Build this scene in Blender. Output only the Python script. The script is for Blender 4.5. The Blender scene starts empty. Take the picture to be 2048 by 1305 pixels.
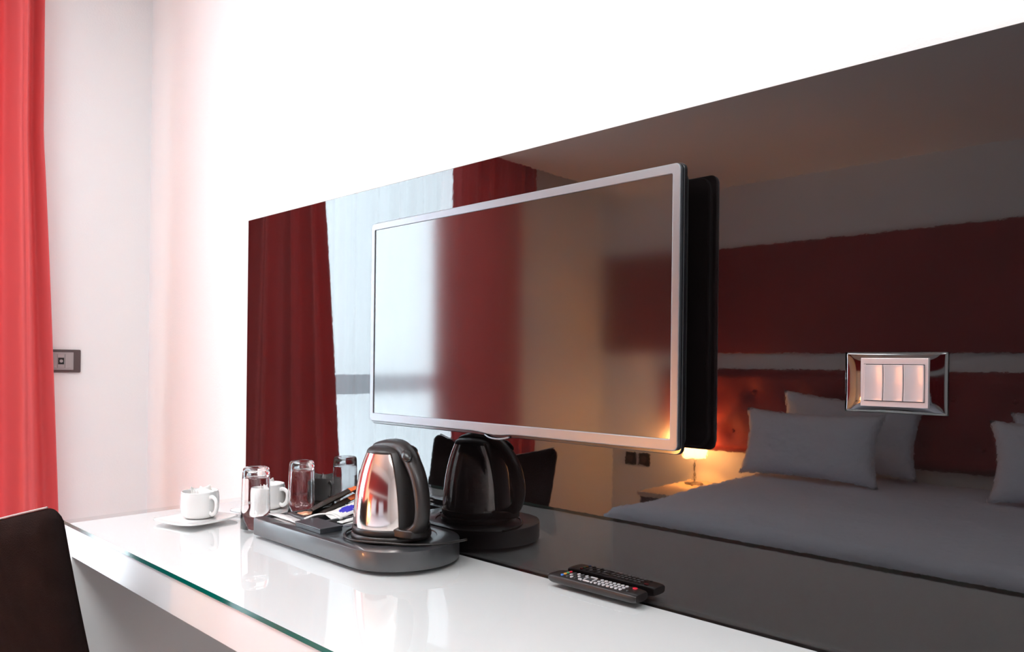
import bpy, bmesh, math, random
from mathutils import Vector, Matrix, noise
random.seed(7)
scn = bpy.context.scene
col = scn.collection
PI = math.pi
R = math.radians

# ------------------------------------------------------------------ camera
cam_d = bpy.data.cameras.new('camera')
cam = bpy.data.objects.new('camera', cam_d)
col.objects.link(cam)
cam_d.sensor_width = 36.0
cam_d.lens = 1473.0 / 2048.0 * 36.0
cam_d.shift_y = 76.5 / 2048.0
cam_d.clip_start = 0.02
cam.matrix_world = (Matrix.Translation((0, -1.02, 1.136)) @ Matrix.Rotation(R(43.05), 4, 'Z')
                    @ Matrix.Rotation(R(90), 4, 'X') @ Matrix.Rotation(R(0.66), 4, 'Z'))
scn.camera = cam

# ------------------------------------------------------------------ world, exposure
scn.view_settings.view_transform = 'Standard'
scn.view_settings.look = 'None'
scn.view_settings.exposure = 0.0
scn.view_settings.gamma = 1.0
scn.view_settings.use_curve_mapping = False
w = bpy.data.worlds.new('overcast_sky')
scn.world = w
w.use_nodes = True
wn = w.node_tree
wn.nodes['Background'].inputs[0].default_value = (0.80, 0.92, 1.0, 1)
wn.nodes['Background'].inputs[1].default_value = 12.5
scn.cycles.use_denoising = True
scn.cycles.max_bounces = 14
scn.cycles.diffuse_bounces = 6
scn.cycles.glossy_bounces = 7
scn.cycles.transmission_bounces = 12
scn.cycles.transparent_max_bounces = 16
scn.cycles.sample_clamp_indirect = 6.0


def area(name, loc, rot, sx, sy, power, color):
    d = bpy.data.lights.new(name, 'AREA')
    d.shape = 'RECTANGLE'
    d.size = sx
    d.size_y = sy
    d.energy = power
    d.color = color
    o = bpy.data.objects.new(name, d)
    o.location = loc
    o.rotation_euler = rot
    col.objects.link(o)
    return o


# daylight entering through the window (portal) and fill lights added at the ceiling, out of view
po = area('window_daylight_portal', (-2.93, -1.15, 1.25), (0, R(-90), 0), 2.3, 1.4, 1, (1, 1, 1))
po.data.cycles.is_portal = True
CEIL = [(-1.35, -1.25), (0.45, -1.25)]
for i, (lx, ly) in enumerate(CEIL):
    area('ceiling_fill_light', (lx, ly, 2.455), (0, 0, 0), 1.1, 0.5, 15.5, (0.88, 0.97, 1.0))  # added fill to brighten the walls and desk front


# ------------------------------------------------------------------ materials
def new_mat(name):
    m = bpy.data.materials.new(name)
    m.use_nodes = True
    return m, m.node_tree, m.node_tree.nodes['Principled BSDF']


def mat(name, color, rough=0.5, metal=0.0, ior=1.5, coat=0.0, bump=None, var=None, sheen=0.0, emit=None, trans=0.0, spec=0.5):
    """bump=(scale, distance[, stretch]); var=(scale, amount)"""
    m, nt, p = new_mat(name)
    p.inputs['Base Color'].default_value = (*color, 1)
    p.inputs['Roughness'].default_value = rough
    p.inputs['Metallic'].default_value = metal
    p.inputs['IOR'].default_value = ior
    p.inputs['Specular IOR Level'].default_value = spec
    p.inputs['Coat Weight'].default_value = coat
    p.inputs['Coat Roughness'].default_value = 0.05
    p.inputs['Transmission Weight'].default_value = trans
    if sheen:
        p.inputs['Sheen Weight'].default_value = sheen
        p.inputs['Sheen Roughness'].default_value = 0.5
    tc = nt.nodes.new('ShaderNodeTexCoord')
    if bump:
        mp = nt.nodes.new('ShaderNodeMapping')
        if len(bump) > 2:
            mp.inputs['Scale'].default_value = bump[2]
        nt.links.new(tc.outputs['Object'], mp.inputs[0])
        n = nt.nodes.new('ShaderNodeTexNoise')
        n.inputs['Scale'].default_value = bump[0]
        n.inputs['Detail'].default_value = 3
        nt.links.new(mp.outputs[0], n.inputs['Vector'])
        b = nt.nodes.new('ShaderNodeBump')
        b.inputs['Distance'].default_value = bump[1]
        b.inputs['Strength'].default_value = 1.0
        nt.links.new(n.outputs['Fac'], b.inputs['Height'])
        nt.links.new(b.outputs[0], p.inputs['Normal'])
    if var:
        n2 = nt.nodes.new('ShaderNodeTexNoise')
        n2.inputs['Scale'].default_value = var[0]
        n2.inputs['Detail'].default_value = 4
        nt.links.new(tc.outputs['Object'], n2.inputs['Vector'])
        mx = nt.nodes.new('ShaderNodeMix')
        mx.data_type = 'RGBA'
        a = var[1]
        mx.inputs[6].default_value = tuple(c * (1 - a) for c in color) + (1,)
        mx.inputs[7].default_value = tuple(min(1, c * (1 + a)) for c in color) + (1,)
        nt.links.new(n2.outputs['Fac'], mx.inputs[0])
        nt.links.new(mx.outputs[2], p.inputs['Base Color'])
    if emit:
        p.inputs['Emission Color'].default_value = (*emit[0], 1)
        p.inputs['Emission Strength'].default_value = emit[1]
    return m


def cloth_mat(name, color, translucent, transparent=0.0, bump=(900, 0.0004)):
    m, nt, p = new_mat(name)
    p.inputs['Base Color'].default_value = (*color, 1)
    p.inputs['Roughness'].default_value = 0.85
    p.inputs['Specular IOR Level'].default_value = 0.2
    tc = nt.nodes.new('ShaderNodeTexCoord')
    n = nt.nodes.new('ShaderNodeTexNoise')
    n.inputs['Scale'].default_value = bump[0]
    nt.links.new(tc.outputs['Object'], n.inputs['Vector'])
    b = nt.nodes.new('ShaderNodeBump')
    b.inputs['Distance'].default_value = bump[1]
    nt.links.new(n.outputs['Fac'], b.inputs['Height'])
    nt.links.new(b.outputs[0], p.inputs['Normal'])
    tr = nt.nodes.new('ShaderNodeBsdfTranslucent')
    tr.inputs['Color'].default_value = (*color, 1)
    mx = nt.nodes.new('ShaderNodeMixShader')
    mx.inputs[0].default_value = translucent
    nt.links.new(p.outputs[0], mx.inputs[1])
    nt.links.new(tr.outputs[0], mx.inputs[2])
    last = mx
    if transparent:
        tp = nt.nodes.new('ShaderNodeBsdfTransparent')
        m2 = nt.nodes.new('ShaderNodeMixShader')
        m2.inputs[0].default_value = transparent
        nt.links.new(mx.outputs[0], m2.inputs[1])
        nt.links.new(tp.outputs[0], m2.inputs[2])
        last = m2
    nt.links.new(last.outputs[0], nt.nodes['Material Output'].inputs[0])
    return m


def thin_glass(name, tint=(1, 1, 1), ior=1.5, rough=0.0):
    m, nt, p = new_mat(name)
    nt.nodes.remove(p)
    tp = nt.nodes.new('ShaderNodeBsdfTransparent')
    tp.inputs[0].default_value = (*tint, 1)
    gl = nt.nodes.new('ShaderNodeBsdfGlossy')
    gl.inputs['Roughness'].default_value = rough
    fr = nt.nodes.new('ShaderNodeFresnel')
    fr.inputs[0].default_value = ior
    mx = nt.nodes.new('ShaderNodeMixShader')
    geo = nt.nodes.new('ShaderNodeNewGeometry')
    inv = nt.nodes.new('ShaderNodeMath')
    inv.operation = 'SUBTRACT'
    inv.inputs[0].default_value = 1.0
    nt.links.new(geo.outputs['Backfacing'], inv.inputs[1])
    mul = nt.nodes.new('ShaderNodeMath')
    mul.operation = 'MULTIPLY'
    nt.links.new(fr.outputs[0], mul.inputs[0])
    nt.links.new(inv.outputs[0], mul.inputs[1])
    nt.links.new(mul.outputs[0], mx.inputs[0])
    nt.links.new(tp.outputs[0], mx.inputs[1])
    nt.links.new(gl.outputs[0], mx.inputs[2])
    nt.links.new(mx.outputs[0], nt.nodes['Material Output'].inputs[0])
    return m


M = {}
M['wall'] = mat('white_wall_paint', (0.80, 0.80, 0.80), 0.6, bump=(160, 0.0004))
M['ceiling'] = mat('ceiling_paint', (0.84, 0.83, 0.82), 0.8, bump=(120, 0.0004))
M['floor'] = mat('carpet', (0.58, 0.52, 0.50), 0.95, bump=(700, 0.002), var=(60, 0.25))
M['lacquer'] = mat('dark_lacquer', (0.006, 0.0042, 0.0042), 0.02, ior=1.78, bump=(80, 0.000014))
M['red'] = cloth_mat('red_curtain', (0.78, 0.15, 0.155), 0.28)
M['sheer'] = cloth_mat('sheer_voile', (0.92, 0.95, 0.98), 0.6, 0.45)
M['desk'] = mat('white_lacquer', (0.90, 0.90, 0.90), 0.24)
M['glass_top'] = thin_glass('tabletop_glass', (0.985, 0.99, 0.99), 1.52)
M['glass_edge'] = mat('green_glass_edge', (0.0, 0.13, 0.105), 0.12, ior=1.5)
M['pane'] = thin_glass('window_pane', (0.97, 0.98, 0.98), 1.5)
M['thin_glass'] = thin_glass('thin_drinking_glass', (0.97, 0.975, 0.975), 1.55)
M['glass'] = mat('clear_glass', (1, 1, 1), 0.0, ior=1.5, trans=1.0)
M['silver'] = mat('silver_bezel', (0.24, 0.255, 0.275), 0.36, metal=0.9)
M['tv_black'] = mat('gloss_black_plastic', (0.006, 0.006, 0.008), 0.22, coat=0.4)
M['tv_rear'] = mat('matt_black_plastic', (0.006, 0.006, 0.007), 0.6)
M['screen'] = mat('tv_screen', (0.010, 0.007, 0.006), 0.09, ior=1.95)
M['steel'] = mat('polished_steel', (0.88, 0.79, 0.75), 0.11, metal=1.0, bump=(40, 0.00002, (1, 1, 0.1)))
M['kettle_black'] = mat('kettle_black', (0.017, 0.0135, 0.013), 0.36, bump=(1500, 0.00004))
M['tray'] = mat('dark_tray', (0.022, 0.023, 0.027), 0.42, ior=1.9, var=(30, 0.1), coat=0.3)
M['well'] = mat('tray_well', (0.012, 0.011, 0.011), 0.5)
M['porcelain'] = mat('porcelain', (0.86, 0.85, 0.84), 0.12, coat=0.5)
M['paper_white'] = mat('white_paper', (0.84, 0.83, 0.81), 0.5, bump=(260, 0.0008))
M['foil'] = mat('white_foil', (0.82, 0.79, 0.78), 0.3, metal=0.35, bump=(160, 0.001))
M['coffee'] = mat('dark_brown_foil', (0.022, 0.015, 0.011), 0.3, bump=(120, 0.001))
M['orange'] = mat('orange_foil', (0.86, 0.17, 0.03), 0.35, bump=(140, 0.001))
M['copper'] = mat('copper_foil', (0.85, 0.42, 0.26), 0.3, metal=0.4, bump=(200, 0.0015))
M['blue'] = mat('blue_print', (0.05, 0.045, 0.55), 0.4)
M['black_card'] = mat('black_card', (0.03, 0.033, 0.04), 0.35, coat=0.3)
M['remote'] = mat('remote_plastic', (0.020, 0.016, 0.016), 0.32)
M['key_white'] = mat('grey_white_key', (0.62, 0.60, 0.62), 0.4)
M['key_dark'] = mat('dark_key', (0.07, 0.07, 0.075), 0.35)
M['key_red'] = mat('red_key', (0.75, 0.03, 0.06), 0.35)
M['key_blue'] = mat('blue_key', (0.08, 0.25, 0.75), 0.35)
M['key_yellow'] = mat('orange_key', (0.85, 0.40, 0.06), 0.35)
M['key_green'] = mat('green_key', (0.08, 0.45, 0.20), 0.35)
M['chrome'] = mat('dark_chrome', (0.13, 0.13, 0.132), 0.05, metal=1.0)
M['rocker'] = mat('champagne_rocker', (0.56, 0.50, 0.505), 0.34, metal=0.55)
M['gap'] = mat('deep_black', (0.01, 0.01, 0.01), 0.7)  # near-black of the socket parts and the box behind the rockers
M['socket_frame'] = mat('brown_plate', (0.085, 0.055, 0.055), 0.35)
M['socket_grey'] = mat('grey_module', (0.36, 0.32, 0.32), 0.4)
M['chair'] = mat('chair_fabric', (0.019, 0.0125, 0.0118), 0.95, spec=0.0, bump=(420, 0.0012), var=(18, 0.3))
M['piping'] = mat('chair_piping', (0.40, 0.33, 0.31), 0.7)
M['leg_dark'] = mat('dark_wood_leg', (0.03, 0.02, 0.015), 0.4, var=(12, 0.3))
M['linen'] = mat('white_linen', (0.63, 0.655, 0.74), 0.8, bump=(30, 0.006))
M['pillow'] = mat('pillow_cotton', (0.66, 0.68, 0.75), 0.8, bump=(22, 0.006))
M['redfab'] = mat('red_upholstery', (0.22, 0.008, 0.013), 0.7, bump=(500, 0.0006), var=(5, 0.25))
M['wood'] = mat('pale_wood', (0.62, 0.47, 0.34), 0.45, var=(7, 0.2))
M['bed_base'] = mat('dark_bed_base', (0.05, 0.035, 0.03), 0.7)
M['frame'] = mat('window_frame_white', (0.55, 0.60, 0.66), 0.4)
M['shade'] = cloth_mat('lamp_shade', (0.95, 0.80, 0.62), 0.5, 0.45)
_p = M['shade'].node_tree.nodes['Principled BSDF']
_p.inputs['Emission Color'].default_value = (1.0, 0.55, 0.22, 1)
_p.inputs['Emission Strength'].default_value = 60.0
M['brass'] = mat('brushed_metal_stem', (0.35, 0.30, 0.26), 0.3, metal=1.0)
M['fill_diffuser'] = mat('lit_fill_diffuser', (0.9, 0.9, 0.9), 0.5, emit=((1.0, 0.96, 0.92), 3.0))  # glowing face of the added ceiling fill panels
M['rail'] = mat('curtain_rail', (0.8, 0.8, 0.8), 0.4)


# ------------------------------------------------------------------ helpers
def link(name, bm, material, parent=None, smooth=False, bevel=0.0, seg=2, angle=40, sub=0, solid=0.0, mats=None):
    me = bpy.data.meshes.new(name)
    bmesh.ops.recalc_face_normals(bm, faces=bm.faces)
    bm.to_mesh(me)
    bm.free()
    o = bpy.data.objects.new(name, me)
    for mm in (mats or [material]):
        me.materials.append(mm)
    col.objects.link(o)
    if parent:
        o.parent = parent
    if solid:
        s = o.modifiers.new('solidify', 'SOLIDIFY')
        s.thickness = solid
        s.offset = 0
    if bevel:
        b = o.modifiers.new('bevel', 'BEVEL')
        b.width = bevel
        b.segments = seg
        b.limit_method = 'ANGLE'
        b.angle_limit = R(angle)
    if sub:
        s = o.modifiers.new('subsurf', 'SUBSURF')
        s.levels = s.render_levels = sub
    if smooth or bevel:
        for p in me.polygons:
            p.use_smooth = True
        if not smooth:
            me.set_sharp_from_angle(angle=R(45))
    return o


def tag(o, label=None, cat=None, group=None, kind=None):
    if label:
        o['label'] = label
    if cat:
        o['category'] = cat
    if group:
        o['group'] = group
    if kind:
        o['kind'] = kind
    return o


def empty(name, loc, rz=0.0, **k):
    o = bpy.data.objects.new(name, None)
    o.empty_display_size = 0.05
    o.location = loc
    o.rotation_euler = (0, 0, rz)
    col.objects.link(o)
    return tag(o, **k)


def box(bm, x0, x1, y0, y1, z0, z1, mtx=None, mi=0):
    vs = [bm.verts.new(v) for v in
          [(x0, y0, z0), (x1, y0, z0), (x1, y1, z0), (x0, y1, z0), (x0, y0, z1), (x1, y0, z1), (x1, y1, z1), (x0, y1, z1)]]
    if mtx:
        for v in vs:
            v.co = mtx @ v.co
    for f in [(0, 3, 2, 1), (4, 5, 6, 7), (0, 1, 5, 4), (1, 2, 6, 5), (2, 3, 7, 6), (3, 0, 4, 7)]:
        fc = bm.faces.new([vs[i] for i in f])
        fc.material_index = mi
    return vs


def BOX(name, material, x0, x1, y0, y1, z0, z1, parent=None, bevel=0.0, mtx=None, **k):
    bm = bmesh.new()
    box(bm, x0, x1, y0, y1, z0, z1, mtx)
    return link(name, bm, material, parent, bevel=bevel, **k)


def lathe(bm, prof, seg=64, c=(0, 0), caps=True, a0=0.0, a1=2 * PI):
    full = abs(a1 - a0 - 2 * PI) < 1e-6
    rings = []
    n = seg if full else seg + 1
    for r, z in prof:
        if r < 1e-6:
            rings.append([bm.verts.new((c[0], c[1], z))])
        else:
            rings.append([bm.verts.new((c[0] + r * math.cos(a0 + (a1 - a0) * i / seg), c[1] + r * math.sin(a0 + (a1 - a0) * i / seg), z))
                          for i in range(n)])
    for a, b in zip(rings, rings[1:]):
        for i in range(seg):
            j = (i + 1) % n
            if len(a) == 1 and len(b) == 1:
                continue
            if len(a) == 1:
                bm.faces.new([a[0], b[j], b[i]])
            elif len(b) == 1:
                bm.faces.new([a[i], a[j], b[0]])
            else:
                bm.faces.new([a[i], a[j], b[j], b[i]])
    return rings


def spline(pts, n=8):
    pts = [Vector(p) for p in pts]
    P = [pts[0] * 2 - pts[1]] + pts + [pts[-1] * 2 - pts[-2]]
    out = []
    for i in range(1, len(P) - 2):
        for k in range(n):
            t = k / n
            a, b, c, d = P[i - 1], P[i], P[i + 1], P[i + 2]
            out.append(0.5 * ((2 * b) + (c - a) * t + (2 * a - 5 * b + 4 * c - d) * t * t + (3 * b - a - 3 * c + d) * t ** 3))
    out.append(pts[-1])
    return out


def tube(bm, pts, rad, seg=12, closed=False, flat=None, up=Vector((0, 0, 1))):
    """rad float or list; flat=(a,b) elliptical scale along side/normal"""
    pts = [Vector(p) for p in pts]
    n = len(pts)
    rings = []
    for i, p in enumerate(pts):
        if closed:
            d = pts[(i + 1) % n] - pts[i - 1]
        else:
            d = pts[min(i + 1, n - 1)] - pts[max(i - 1, 0)]
        d.normalize()
        s = d.cross(up)
        if s.length < 1e-4:
            s = d.cross(Vector((0, 1, 0)))
        s.normalize()
        t = s.cross(d)
        r = rad[i] if isinstance(rad, (list, tuple)) else rad
        fa, fb = flat if flat else (1, 1)
        rings.append([bm.verts.new(p + s * (r * fa * math.cos(2 * PI * k / seg)) + t * (r * fb * math.sin(2 * PI * k / seg))) for k in range(seg)])
    m = n if closed else n - 1
    for i in range(m):
        a, b = rings[i], rings[(i + 1) % n]
        for k in range(seg):
            l = (k + 1) % seg
            bm.faces.new([a[k], a[l], b[l], b[k]])
    if not closed:
        bm.faces.new(rings[0][::-1])
        bm.faces.new(rings[-1])


def prism(bm, outline, z0, z1, mi_side=0, mi_top=0):
    lo = [bm.verts.new((x, y, z0)) for x, y in outline]
    hi = [bm.verts.new((x, y, z1)) for x, y in outline]
    n = len(outline)
    f = bm.faces.new(lo[::-1]); f.material_index = mi_top
    f = bm.faces.new(hi); f.material_index = mi_top
    for i in range(n):
        j = (i + 1) % n
        f = bm.faces.new([lo[i], lo[j], hi[j], hi[i]])
        f.material_index = mi_side


def rrect(x0, x1, y0, y1, r, seg=8):
    out = []
    for cx, cy, a in ((x1 - r, y1 - r, 0), (x0 + r, y1 - r, 90), (x0 + r, y0 + r, 180), (x1 - r, y0 + r, 270)):
        for k in range(seg + 1):
            t = R(a + 90 * k / seg)
            out.append((cx + r * math.cos(t), cy + r * math.sin(t)))
    return out


def grid(bm, nu, nv, fn):
    vs = [[bm.verts.new(fn(i / nu, j / nv)) for j in range(nv + 1)] for i in range(nu + 1)]
    for i in range(nu):
        for j in range(nv):
            bm.faces.new([vs[i][j], vs[i + 1][j], vs[i + 1][j + 1], vs[i][j + 1]])
    return vs


def struct(o):
    o['kind'] = 'structure'
    return o


# ------------------------------------------------------------------ room shell
XL, XR, YB, ZC, WY = -2.75, 1.9, -2.88, 2.50, 0.018
struct(BOX('floor', M['floor'], XL - 0.2, XR + 0.1, YB - 0.1, WY + 0.1, -0.05, 0.0))
struct(BOX('ceiling', M['ceiling'], XL - 0.2, XR + 0.1, YB - 0.1, WY + 0.1, ZC, ZC + 0.05))
struct(BOX('wall_front', M['wall'], XL - 0.2, XR + 0.1, WY, WY + 0.1, 0, ZC))
struct(BOX('wall_back', M['wall'], XL - 0.2, XR + 0.1, YB - 0.1, YB, 0, ZC))
struct(BOX('wall_right', M['wall'], XR, XR + 0.1, YB, WY, 0, ZC))
W0, W1, WZ0, WZ1 = -1.85, -0.46, 0.12, 2.38      # window opening (y, z)
bm = bmesh.new()
box(bm, XL - 0.2, XL, W1, WY, 0, ZC)
box(bm, XL - 0.2, XL, YB, W0, 0, ZC)
box(bm, XL - 0.2, XL, W0, W1, 0, WZ0)
box(bm, XL - 0.2, XL, W0, W1, WZ1, ZC)
struct(link('wall_left', bm, M['wall']))
struct(BOX('trim_1', M['ceiling'], XL + 0.20, XR, YB, -1.50, 2.16, ZC, bevel=0.002))   # lowered ceiling over the bed
# window: frame, transom, panes, sill
win = empty('window_1', (XL - 0.12, (W0 + W1) / 2, WZ0))
struct(win)
bm = bmesh.new()
hw, hh = (W1 - W0) / 2, WZ1 - WZ0
box(bm, -0.03, 0.03, -hw, -hw + 0.06, 0, hh)
box(bm, -0.03, 0.03, hw - 0.06, hw, 0, hh)
box(bm, -0.03, 0.03, -hw, hw, 0, 0.06)
box(bm, -0.03, 0.03, -hw, hw, hh - 0.06, hh)
box(bm, -0.03, 0.03, -hw, hw, 0.87, 0.96)
link('window_frame', bm, M['frame'], win, bevel=0.003)
for z0, z1 in ((0.06, 0.87), (0.96, hh - 0.06)):
    BOX('window_pane', M['pane'], -0.004, 0.004, -hw + 0.06, hw - 0.06, z0, z1, win)
BOX('window_sill', M['frame'], 0.03, 0.14, -hw, hw, -0.02, 0.02, win, bevel=0.004)
bm = bmesh.new()
box(bm, XL, XL + 0.012, YB, WY, 0, 0.08)
struct(link('baseboard_left', bm, M['wall'], bevel=0.002))
struct(BOX('baseboard_front', M['wall'], XL + 0.012, -1.95, WY - 0.012, WY, 0, 0.08, bevel=0.002))
struct(BOX('baseboard_back', M['wall'], XL + 0.012, XR, YB, YB + 0.012, 0, 0.08, bevel=0.002))

# curtain track
tr = BOX('curtain_track', M['rail'], -2.70, -2.62, -2.02, -0.22, 2.475, 2.50, bevel=0.004)
tag(tr, 'white curtain track fixed along the ceiling above the red curtains', 'curtain rail')


# ------------------------------------------------------------------ curtains
def curtain(name, top, bot, x, waves, amp, material, z0=0.02, z1=2.475, ztop_break=1.83, phase=0.0, nz=40, nu=240, solid=0.002, lean=None, seed=0):
    bm = bmesh.new()

    def fn(u, v):
        z = z0 + (z1 - z0) * v
        if z > ztop_break:
            a, b = top
        else:
            k = (ztop_break - z) / (ztop_break - z0)
            k = k ** 0.9
            a = top[0] + (bot[0] - top[0]) * k
            b = top[1] + (bot[1] - top[1]) * k
        y = a + (b - a) * u
        uu = u + 0.012 * noise.noise(Vector((u * 5 + seed, z * 0.7, seed)))
        ph = 2 * PI * waves * uu + phase
        am = amp * (0.75 + 0.35 * noise.noise(Vector((u * 3.1 + seed, z * 0.35, 4.2))))
        xx = x + am * math.sin(ph) + 0.35 * am * math.sin(2.3 * ph + 1.0 + z * 0.5)
        y2 = y + 0.25 * am * math.cos(ph) * min(1, 8 * u, 8 * (1 - u))
        return (xx, y2, z)
    grid(bm, nu, nz, fn)
    return link(name, bm, material, smooth=True, solid=solid)


c1 = curtain('curtain', (-0.66, -0.34), (-0.79, -0.262), -2.655, 3.5, 0.036, M['red'], phase=2.6, seed=1.7)
tag(c1, 'red floor-length curtain beside the white corner, at the left edge of the picture', 'curtain', 'red curtains at the window')
c2 = curtain('curtain', (-1.99, -1.39), (-2.0, -1.41), -2.655, 5.5, 0.026, M['red'], z1=2.475, phase=0.4, seed=5.1)
tag(c2, 'red curtain on the far side of the window, seen mirrored behind the television', 'curtain', 'red curtains at the window')
sh = curtain('sheer_curtain', (-1.62, -0.50), (-1.62, -0.50), -2.712, 9, 0.013, M['sheer'], z0=0.03, nz=24, nu=420, solid=0.0, seed=9.3)
tag(sh, 'translucent white sheer curtain hanging between the red curtains', 'sheer curtain')

# ------------------------------------------------------------------ left wall socket plate
sk = empty('wall_socket', (XL, -0.2625, 1.1295), label='dark socket plate with grey modules on the white wall beside the red curtain', cat='socket')
bm = bmesh.new()
prism(bm, rrect(-0.06, 0.06, -0.038, 0.038, 0.004), 0, 0.010)
mt = Matrix(((0, 0, 1, 0), (1, 0, 0, 0), (0, 1, 0, 0), (0, 0, 0, 1)))
bmesh.ops.transform(bm, matrix=mt, verts=bm.verts)
link('cover_plate', bm, M['socket_frame'], sk, bevel=0.003)
bm = bmesh.new()
box(bm, 0.010, 0.013, -0.036, 0.037, -0.029, 0.029)
link('module_frame', bm, M['socket_grey'], sk, bevel=0.001)
for a, b in ((-0.033, -0.012), (-0.011, 0.010), (0.0115, 0.032)):
    o = BOX('socket_module', M['socket_grey'], 0.013, 0.0155, a, b, -0.023, 0.023, sk, bevel=0.001)
    if a == -0.011:
        g = BOX('socket_opening', M['gap'], 0.0155, 0.0162, a + 0.002, b - 0.002, -0.011, 0.011, o)
        bm = bmesh.new()
        tube(bm, [(0.0160, -0.0005, 0), (0.0185, -0.0005, 0)], 0.005, 16)
        link('socket_pin', bm, M['socket_grey'], o)

# ------------------------------------------------------------------ lacquered wall panel
pn = BOX('wall_panel', M['lacquer'], -1.99, 1.0, 0.0, 0.018, 0.55, 1.538, bevel=0.0012)
tag(pn, 'long high-gloss dark brown wall panel behind the desk and television', 'wall panel')

# ------------------------------------------------------------------ desk and its glass
dk = empty('desk', (-1.93, -0.474, 0), label='white lacquered desk under the glass sheet against the dark panel', cat='desk')
BOX('desk_top', M['desk'], 0, 2.45, 0.0, 0.468, 0.684, 0.752, dk, bevel=0.002)
BOX('side_panel', M['desk'], 0, 0.05, 0.0, 0.468, 0, 0.684, dk, bevel=0.0015)
BOX('side_panel', M['desk'], 2.40, 2.45, 0.0, 0.468, 0, 0.684, dk, bevel=0.0015)
BOX('back_panel', M['desk'], 0.05, 2.40, 0.448, 0.466, 0.25, 0.684, dk)
bm = bmesh.new()
prism(bm, rrect(-1.932, 0.52, -0.477, -0.003, 0.004, 4), 0.7522, 0.7602, mi_side=1, mi_top=0)
for f in bm.faces:
    c_ = f.calc_center_median()
    if f.material_index == 1 and (c_.y > -0.47 or c_.x < -1.9315):
        f.material_index = 0
gs = link('glass_sheet', bm, None, mats=[M['glass_top'], M['glass_edge']])
tag(gs, 'clear glass sheet with green edge covering the white desk top', 'glass top')
DZ = 0.7604

# ------------------------------------------------------------------ television
TX0, TX1, TZ0, TZ1, TY = -1.318, -0.561, 1.004, 1.437, -0.061
tv = empty('television', ((TX0 + TX1) / 2, 0, TZ0), label='flat television with silver frame mounted on the dark glossy panel', cat='television')
w2 = (TX1 - TX0) / 2
hT = TZ1 - TZ0


def frame_mesh(outer, inner, y0, y1, lip):
    bm = bmesh.new()
    n = len(outer)
    A = [bm.verts.new((x, y0, z)) for x, z in outer]
    B = [bm.verts.new((x, y0, z)) for x, z in inner]
    A2 = [bm.verts.new((x, y1, z)) for x, z in outer]
    B2 = [bm.verts.new((x, y0 + lip, z)) for x, z in inner]
    for i in range(n):
        j = (i + 1) % n
        bm.faces.new([A[i], A[j], B[j], B[i]])
        bm.faces.new([A[i], A2[i], A2[j], A[j]])
        bm.faces.new([B[i], B[j], B2[j], B2[i]])
        bm.faces.new([A2[i], B2[i], B2[j], A2[j]])
    return bm


def tv_outline(x0, x1, z0, z1, r, chin=0.0, drop=0.0, seg=6):
    out = [(x, z) for x, z in rrect(x0, x1, z0, z1, r, seg)]
    # insert points on the bottom edge, with a small dip in the middle
    k = 3 * (seg + 1)
    mid = []
    for i in range(1, 40):
        t = i / 40
        x = (x0 + r) + (x1 - x0 - 2 * r) * t
        d = abs(x - (x0 + x1) / 2) / 0.055
        dz = chin * (0.5 + 0.5 * math.cos(PI * min(1, d)))
        mid.append((x, z0 - dz))
    return out[:k] + mid + out[k:]


o_ = tv_outline(-w2, w2, 0.006, hT, 0.009, 0.0)
i_ = tv_outline(-w2 + 0.0125, w2 - 0.0135, 0.0235, hT - 0.0150, 0.002, 0.0)
# gently extended chin
oc = tv_outline(-w2, w2, 0.006, hT, 0.009, 0.004)
bm = frame_mesh(oc, i_, TY, TY + 0.008, 0.003)
link('front_frame', bm, M['silver'], tv, bevel=0.0022, seg=3, angle=50)
bm = bmesh.new()
box(bm, -w2 + 0.010, w2 - 0.011, TY + 0.002, TY + 0.006, 0.020, hT - 0.012)
link('screen', bm, M['screen'], tv)
sc = link('black_rim', frame_mesh(tv_outline(-w2 - 0.0015, w2 + 0.0025, 0.0, hT + 0.002, 0.010, 0.005), tv_outline(-w2 + 0.02, w2 - 0.02, 0.03, hT - 0.02, 0.004), TY + 0.0078, TY + 0.017, 0.004), M['tv_black'], tv, bevel=0.0012)
bm = bmesh.new()
prism(bm, rrect(-w2 + 0.003, w2 - 0.002, 0.004, hT - 0.002, 0.02), TY + 0.015, TY + 0.030)
prism(bm, rrect(-w2 + 0.05, w2 - 0.05, 0.03, hT - 0.05, 0.03), TY + 0.030, TY + 0.042)
for v in bm.verts:
    v.co = Vector((v.co.x, v.co.z, v.co.y))
link('rear_shell', bm, M['tv_rear'], tv, bevel=0.003)
BOX('wall_bracket', M['tv_rear'], -0.12, 0.12, TY + 0.040, -0.0005, 0.10, 0.33, tv, bevel=0.002)
bm = bmesh.new()
tube(bm, spline([(-0.030, TY + 0.006, 0.002), (-0.012, TY + 0.003, -0.0035), (0.014, TY + 0.003, -0.0040), (0.034, TY + 0.006, 0.001)], 6), 0.0020, 8)
link('sensor_lip', bm, M['silver'], tv, smooth=True)

# ------------------------------------------------------------------ switch plate
sw = empty('light_switch', (-0.284, 0.0, 1.118), label='chrome wall plate with three pale rocker switches on the dark panel', cat='light switch')
bm = bmesh.new()


def plate(u, v):
    x = -0.060 + 0.120 * u
    z = -0.039 + 0.078 * v
    a = abs(2 * u - 1)
    b = abs(2 * v - 1)
    d = 0.0035 + 0.0070 * (1 - a ** 3.0) * (1 - 0.55 * b ** 4)
    return (x, -d, z)


vs = grid(bm, 32, 24, plate)
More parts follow.
